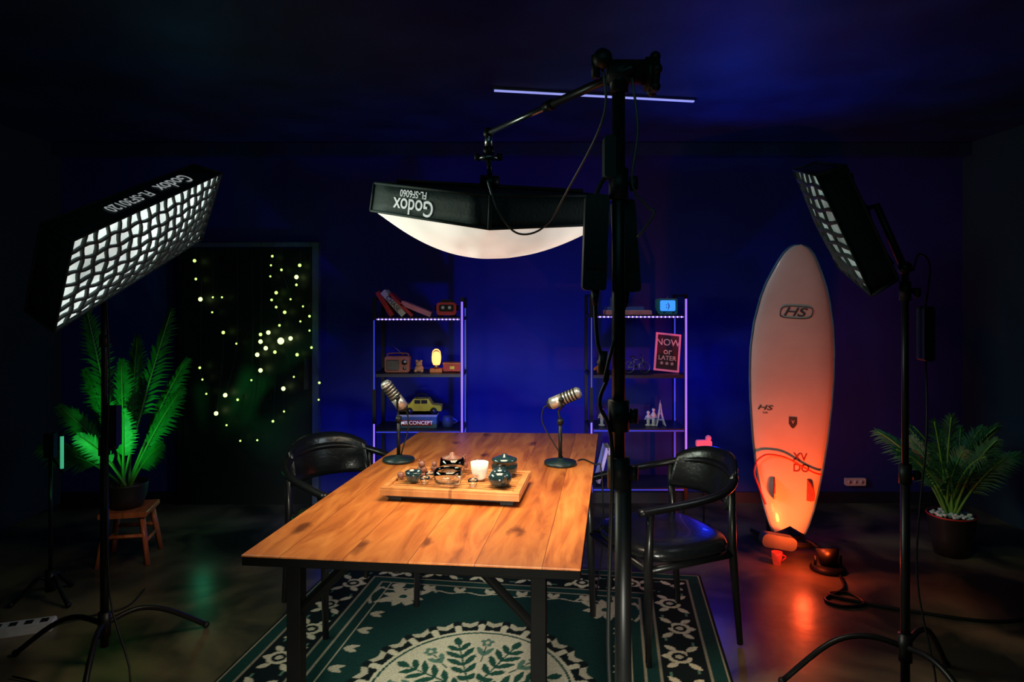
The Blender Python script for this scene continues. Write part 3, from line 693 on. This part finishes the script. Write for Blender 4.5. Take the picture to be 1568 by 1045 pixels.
b=MB(); b.cyl((0,0,.0),(0,0,.012),.05,BLK); b.tube([(0,0,.01),(0,0,.52)],.006,BLK,8); b.rbox((0,-.0,.55),(.10,.03,.045),.012,PF); b.ball((.03,0,.585),.02,PF); b.done('novelty_floor_lamp',loc=(1.25,4.45,0))

# ---------------------------------------------------------------- surfboard
SL=1.74
knots=[(0,.0),(.004,.038),(.012,.062),(.03,.092),(.06,.122),(.10,.155),(.14,.185),(.19,.212),(.28,.243),(.37,.257),(.46,.256),(.55,.248),(.68,.226),(.78,.200),(.86,.172),(.92,.145),(.97,.115),(1,.090)]
def hw(t):
    for i in range(len(knots)-1):
        a,b_=knots[i],knots[i+1]
        if t<=b_[0]:
            k=(t-a[0])/(b_[0]-a[0]); return a[1]+(b_[1]-a[1])*k
    return knots[-1][1]
def surf_y(s,t,side):
    th=.034*(math.sin(math.pi*min(1,max(0,.04+.92*t)))**.5)
    rk=.07*max(0,(.45-t)/.45)**2.2+.02*max(0,(t-.7)/.3)**2
    return -rk+side*th*max(0,1-abs(s)**2.6)**.6
def sp(s,t,side,off=0):
    x=s*hw(t); tz=SL*(1-t)
    if t>.97: tz+= .045*(1-abs(s))*(t-.97)/.03
    return V((x,surf_y(s,t,side)+side*off,tz))
BW=M('surfboard_resin',(.60,.59,.58),.35,coat=.3,ns=3,var=.12); BR2=M('surfboard_rail_blue',(.05,.16,.32),.3); INK=M('decal_ink',(.06,.06,.07),.5); REDL=M('red_cord',(.7,.03,.02),.4)
b=MB()
ts=[0,.002,.004,.008,.012,.02,.03,.04,.06,.08,.10,.12,.14,.165,.19,.22,.25,.28,.325,.37,.415,.46,.505,.55,.6,.64,.68,.73,.78,.82,.86,.89,.92,.945,.97,.98,.99,1]
nt_=len(ts)-1
def tl(v): 
    f=v*nt_; i=min(int(f+1e-9),nt_-1); return ts[i]+(ts[i+1]-ts[i])*(f-i)
b.grid(lambda u,v:sp(2*u-1,tl(v),-1),28,nt_,BW); b.grid(lambda u,v:sp(1-2*u,tl(v),1),28,nt_,BR2)
b.tube([sp(-1,t,-1)+V((-.002,0,0)) for t in ts],.007,BR2,8); b.tube([sp(1,t,-1)+V((.002,0,0)) for t in ts],.007,BR2,8)
def dec(x,z):
    t=1-z/SL; w=hw(t); return V((x,surf_y(x/w,t,-1)-.0025,z))
b.text('HS',.075,INK,lambda x,y:dec(-.005+x*1.5+y*.5+.0,1.325+y))
ring=[dec(.098*math.copysign(abs(math.cos(a))**.5,math.cos(a))+.4*.033*math.sin(a),1.325+.037*math.copysign(abs(math.sin(a))**.6,math.sin(a))) for a in [i*math.pi/16 for i in range(32)]]
b.tube(ring,.003,INK,5,closed=True)
b.text('HS',.04,INK,lambda x,y:dec(-.165+x*1.8+y*.5,.735+y)); b.text('SURF',.014,INK,lambda x,y:dec(-.165+x,.705+y))
sh=[(-.025,.69),(.025,.69),(.025,.65),(.012,.63),(0,.622),(-.012,.63),(-.025,.65)]
b.add([dec(p[0]*1.0,p[1]) for p in sh],[tuple(range(len(sh)))],INK,False); b.text('V',.03,BW,lambda x,y:dec(x,.66+y)-V((0,.001,0)))
b.text('XV\n DO',.065,M('decal_red',(.22,.02,.02),.5),lambda x,y:dec(.05+x,.42+y))
FINM=M('fin_smoke',(.30,.05,.02),.4)
for s in(-1,1):
    base=surf_y(.5,.85,-1)+.004
    prof=[(0,0),(.13,0),(.11,-.03),(.08,-.055),(.04,-.065),(.01,-.06),(.0,-.03)]
    vs=[V((s*.10+q*.004+s*.018*(-p[1])/.065,base+p[1],.20+p[0])) for q in(-1,1) for p in prof]; k=len(prof)
    b.add(vs,[tuple(range(k)),tuple(range(k,2*k))[::-1]]+[(i,(i+1)%k,(i+1)%k+k,i+k) for i in range(k)],FINM,False)
b.tube(smooth([(-.215,-.03,.40),(-.20,-.04,.43),(-.15,-.05,.46),(-.05,-.06,.45),(.06,-.055,.40),(.13,-.05,.37),(.175,-.04,.36)],6),.005,REDL,6)
b.tube(smooth([(-.215,-.03,.40),(-.225,-.04,.34),(-.20,-.06,.26),(-.16,-.06,.17)],6),.012,REDL,8,flat=.4)
ob=b.done('surfboard',loc=(1.655,4.10,.09)); ob.rotation_euler=(math.radians(-5),math.radians(3.6),0)
b=MB()
for s in(-1,1):
    b.tube(smooth([(s*.13,-.16,.015),(s*.12,-.13,.05),(s*.10,-.06,.06),(s*.10,.10,.04),(s*.12,.30,.015)],5),.013,BLK,8)
    b.tube([(s*.10,.06,.05),(s*.09,.14,.50)],.012,BLK,8)
b.tube([(-.12,-.08,.055),(.12,-.08,.055)],.016,BLKR,10); b.tube([(-.10,.06,.05),(.10,.06,.05)],.013,BLK,8); b.tube([(-.09,.14,.50),(.09,.14,.50)],.016,BLKR,8)
b.rbox((-.12,-.13,.10),(.20,.06,.075),.03,M('foam_roll_grey',(.04,.055,.07),.5),R=RY(10))
b.done('surfboard_stand',loc=(1.65,4.06,0))
b=MB(); OR=emis('red_led_lens',(1,.06,.02),4)
b.lathe([(.09,0),(.095,.01),(.08,.03),(.03,.035),(0,.035)],BLKR); b.tube([(-.07,0,.03),(-.07,0,.08)],.008,BLK,8); b.tube([(.07,0,.03),(.07,0,.08)],.008,BLK,8)
R=RX(-20); b.lathe([(.045,-.05),(.055,0),(.06,.03),(.055,.032)],BLK,c=(0,0,.085),R=R); b.lathe([(0,.028),(.052,.028)],OR,c=(0,0,.085),R=R)
b.done('stage_uplight',loc=(1.74,3.76,0))
b=MB(); b.lathe([(.02,0),(.028,.05),(.03,.07),(.026,.07),(.02,.02),(0,.015)],M('red_cup_glow',(.6,.03,.02),.4,es=.3,ecol=(1,.05,.02)),seg=18); b.tube(smooth([(.03,0,.055),(.05,0,.04),(.028,0,.02)],4),.004,RED,6); b.done('red_mug',loc=(1.49,3.84,0))  # the cup's red glow is emission added to its material
b=MB(); b.tube(smooth([(1.76,3.66,.008),(1.70,3.5,.008),(1.55,3.38,.008),(1.60,3.30,.008),(1.72,3.33,.008),(1.70,3.45,.008),(1.60,3.42,.008),(1.9,3.25,.008),(2.3,3.15,.008),(2.8,3.4,.008)],8),.008,BLKR,6); b.done('power_cable')

# ---------------------------------------------------------------- plants
LEAF=M('palm_leaf',(.04,.24,.055),.45,ns=20,var=.35); STEM=M('palm_stem',(.12,.35,.05),.5); LEAF2=M('palm_leaf_dark',(.04,.17,.07),.5,ns=20,var=.4)
def frond2(b,base,az,el,L,droop,nl,ll,wd,mat,face,start=.3):
    base=V(base); d=V((math.cos(az)*math.cos(el),math.sin(az)*math.cos(el),math.sin(el)))
    pts=[]; n=16
    for i in range(n+1):
        t=i/n; pts.append(base+d*L*t+V((math.cos(az)*droop*.5,math.sin(az)*droop*.5,-droop))*t*t*L)
    b.tube(pts,[.008*(1-.75*i/n)+.0012 for i in range(n+1)],STEM,6)
    fn=V((math.cos(face),math.sin(face),.25)).normalized()
    for k in range(nl):
        t=start+(1-start)*k/(nl-1); f=t*n; i=min(int(f),n-1); p=pts[i].lerp(pts[i+1],f-i); tg=(pts[i+1]-pts[i]).normalized()
        sd=tg.cross(fn).normalized(); up=sd.cross(tg).normalized()
        tt=(t-start)/(1-start); l=ll*(math.sin(math.pi*(.2+.72*tt)))**.75*random.uniform(.85,1.1)
        for s in(-1,1):
            jit=V((random.uniform(-.12,.12),random.uniform(-.12,.12),random.uniform(-.12,.12)))
            dd=(tg*(.75+.5*tt)+sd*s*(1-.35*tt)-up*.25+jit).normalized()
            q=p+dd*l*.55-V((0,0,.02*l)); tip=p+dd*l+V((0,0,-.25*l))
            wv=up.cross(dd).normalized()*wd
            m1=p+dd*l*.25
            b.add([p,m1+wv,q+wv*.9,tip,q-wv*.9,m1-wv],[(0,1,5),(1,2,4,5),(2,3,4)],mat,False)
b=MB(); px,py,pz=-2.22,3.93,.30
b.lathe([(.085,0),(.105,.06),(.115,.13),(.12,.14),(.11,.14),(.10,.11),(0,.11)],M('planter_dark',(.02,.02,.02),.5),c=(px,py,pz))
SOIL=M('soil',(.04,.03,.02),.9)
for i in range(40):
    a=random.uniform(0,6.28); r=random.uniform(0,.09); b.ball((px+r*math.cos(a),py+r*math.sin(a),pz+.115),.012,SOIL,seg=6)
random.seed(3)
spec=[(170,78,1.10,.04,-80,.14),(10,77,1.08,.04,-100,.14),(-75,86,.74,.02,-92,.13),(183,62,.66,.18,-75,.12),(195,50,.52,.30,-65,.12),(0,68,.70,.12,-105,.12),(90,86,.90,.05,-90,.12),(160,70,.80,.12,-75,.12),(25,72,.84,.10,-105,.12),(-60,74,.52,.08,-85,.11),(-120,80,.58,.06,-95,.11),(-25,58,.42,.2,-100,.10),(215,66,.45,.2,-80,.10)]
for az,el,L,dr,fc,ll in spec:
    frond2(b,(px+random.uniform(-.03,.03),py+random.uniform(-.03,.03),pz+.11),math.radians(az),math.radians(el),L,dr,28,ll,.0075,LEAF,math.radians(fc),start=.40)
b.done('potted_palm',org=(px,py,pz))
b=MB()
b.rbox((0,0,.283),(.25,.25,.03),.008,STOOLWOOD)
for sx in(-1,1):
    for sy in(-1,1): b.tube([(sx*.09,sy*.09,.268),(sx*.13,sy*.13,.0)],[.018,.016],STOOLWOOD,4)
    b.tube([(sx*.11,-.11,.12),(sx*.11,.11,.12)],.012,STOOLWOOD,4); b.tube([(-.11,sx*.11,.16),(.11,sx*.11,.16)],.012,STOOLWOOD,4)
b.done('wooden_stool',loc=(-2.20,3.93,0),rz=math.radians(12))
b=MB(); px,py=2.575,4.0
b.lathe([(.09,0),(.11,.10),(.125,.22),(.13,.235),(.118,.235),(.11,.20),(0,.20)],M('planter_black',(.02,.02,.02),.35),c=(px,py,0)); b.tube([V((px+.128*math.cos(a*.2618),py+.128*math.sin(a*.2618),.232)) for a in range(24)],.004,REDL,6,closed=True)
PEB=M('white_pebbles',(.85,.83,.75),.5)
for i in range(90):
    a=random.uniform(0,6.28); r=.108*math.sqrt(random.random()); b.ball((px+r*math.cos(a),py+r*math.sin(a),.230+random.uniform(-.005,.012)),random.uniform(.009,.015),PEB,(1,.8,.7),seg=6)
for k in range(34):
    az=k*2.4; el=random.uniform(62,87); L=random.uniform(.42,.78)
    frond2(b,(px+random.uniform(-.03,.03),py+random.uniform(-.03,.03),.22),az,math.radians(el),L,random.uniform(.15,.35),24,.125,.0045,LEAF2,math.radians(-90+random.uniform(-60,60)),start=.36)
b.done('potted_areca_palm',org=(px,py,0))

# ---------------------------------------------------------------- left odds
b=MB(); GT=emis('green_led_tube',(.10,.8,.40),.45)
x,y=-2.215,3.36
b.tube([(x,y,.66),(x,y,.82)],.008,GT,12); b.cyl((x,y,.64),(x,y,.66),.012,BLKR); b.cyl((x,y,.82),(x,y,.84),.012,BLKR)
b.box((x-.07,y+.02,.77),(.05,.03,.12),BLKR); b.cyl((x-.0,y+.005,.65),(x-.07,y+.02,.72),.006,BLK)
b.tube([(x-.07,y+.02,.05),(x-.07,y+.02,.80)],.009,BLK,10); tripod(b,x-.07,y+.02,.10,.16,-30)
b.done('led_tube_lamp',org=(x,y,0))
b=MB(); b.rbox((0,0,.02),(.26,.07,.04),.01,PW)
for i in range(4): b.box((-.09+.06*i,0,.041),(.03,.035,.003),BLKR)
b.tube(smooth([(.13,0,.02),(.25,.05,.01),(.4,.1,.01),(.45,.3,.01)],6),.004,BLKR,6)
b.done('power_strip',loc=(-2.20,3.06,0),rz=math.radians(20))

# ---------------------------------------------------------------- lights
def aim(o,t): o.rotation_euler=(V(t)-o.location).to_track_quat('-Z','Y').to_euler()
def area(name,loc,tgt,sx,sy,col,e,spread=180):
    l=bpy.data.lights.new(name,'AREA'); l.shape='RECTANGLE'; l.size=sx; l.size_y=sy; l.color=col; l.energy=e; l.spread=math.radians(spread)
    o=bpy.data.objects.new(name,l); S.collection.objects.link(o); o.location=loc; aim(o,tgt); return o
def point(name,loc,col,e,r=.03):
    l=bpy.data.lights.new(name,'POINT'); l.color=col; l.energy=e; l.shadow_soft_size=r
    o=bpy.data.objects.new(name,l); S.collection.objects.link(o); o.location=loc; return o
def spot(name,loc,tgt,col,e,ang,blend=.6,r=.03):
    l=bpy.data.lights.new(name,'SPOT'); l.color=col; l.energy=e; l.spot_size=math.radians(ang); l.spot_blend=blend; l.shadow_soft_size=r
    o=bpy.data.objects.new(name,l); S.collection.objects.link(o); o.location=loc; aim(o,tgt); return o
area('softbox_key',(-.09,2.47,1.60),(-.09,2.47,0),.55,.55,(1,.80,.55),12,130)
area('softbox_strip_key',c1+n1*.06,c1+n1,.95,.28,(.85,1,.80),9,120)
area('softbox_side_key',c2+n2*.06,c2+n2,.5,.42,(.8,.95,1),2,110)
BL=(.006,.025,1)
spot('wall_wash_up',(.10,3.95,.40),(.1,5,1.2),BL,38,150,1,.05)
point('shelf_wash_blue',(-1.15,4.6,.5),BL,2.2,.03)
point('shelf_wash_blue_b',(1.38,4.6,.9),BL,3,.03)
spot('ceiling_wash_blue',(1.35,4.2,1.75),(1.45,3.6,2.6),(.01,.05,1),20,120,1)
spot('ceiling_wash_teal',(-1.7,3.6,1.9),(-1.5,3.1,2.6),(.02,.45,.6),1.0,120,1)
spot('surf_uplight',(1.66,3.62,.13),(1.66,4.12,.42),(1,.08,.010),46,120,1,.03)
point('surf_floor_glow',(1.58,3.70,.20),(1,.08,.02),3.8,.03)
spot('surf_soft',(.75,2.7,2.45),(1.72,4.15,1.3),(.95,.95,1),8,34,.6,.08)
spot('palm_green',(-2.23,3.32,.50),(-2.21,3.93,.80),(.05,1,.18),15,62,1,.03)
point('palm_green_floor',(-1.95,4.3,.35),(.08,1,.45),.25,.03)
spot('areca_fill',(2.0,3.0,1.9),(2.575,4.0,.5),(.6,1,.7),5,36,.8,.05)  # added spot without a fixture, brightens the areca
spot('stool_light',(-1.6,3.1,.9),(-2.20,3.93,.15),(1,.6,.4),3,30,.8,.05)
spot('shelf_fill',(-.30,3.3,2.45),(-.62,4.5,.95),(1,.85,.85),4,34,.9,.05)  # added spot with no fixture, lifts the left shelf items
spot('shelf_fill_b',(.55,3.3,2.45),(.85,4.5,.95),(1,.85,.9),4,34,.9,.05)  # second added spot, lifts the right shelf items
area('rug_fill',(-.1,-.5,.80),(-.1,2.6,0),.5,.3,(1,.97,.82),12,42)
area('room_fill',(0,.6,2.55),(0,3,0),1.5,1,(.25,.8,.85),3)
w=bpy.data.worlds.new('World'); S.world=w; w.use_nodes=True
w.node_tree.nodes['Background'].inputs[0].default_value=(.01,.03,.05,1); w.node_tree.nodes['Background'].inputs[1].default_value=.2

# ---------------------------------------------------------------- camera
cd=bpy.data.cameras.new('camera'); cam=bpy.data.objects.new('camera',cd); S.collection.objects.link(cam)
cam.location=(0,0,1.5); cam.rotation_euler=(math.radians(90),0,0)
cd.sensor_width=36; cd.lens=24; cd.shift_y=-66/1568; cd.clip_start=.05
S.camera=cam
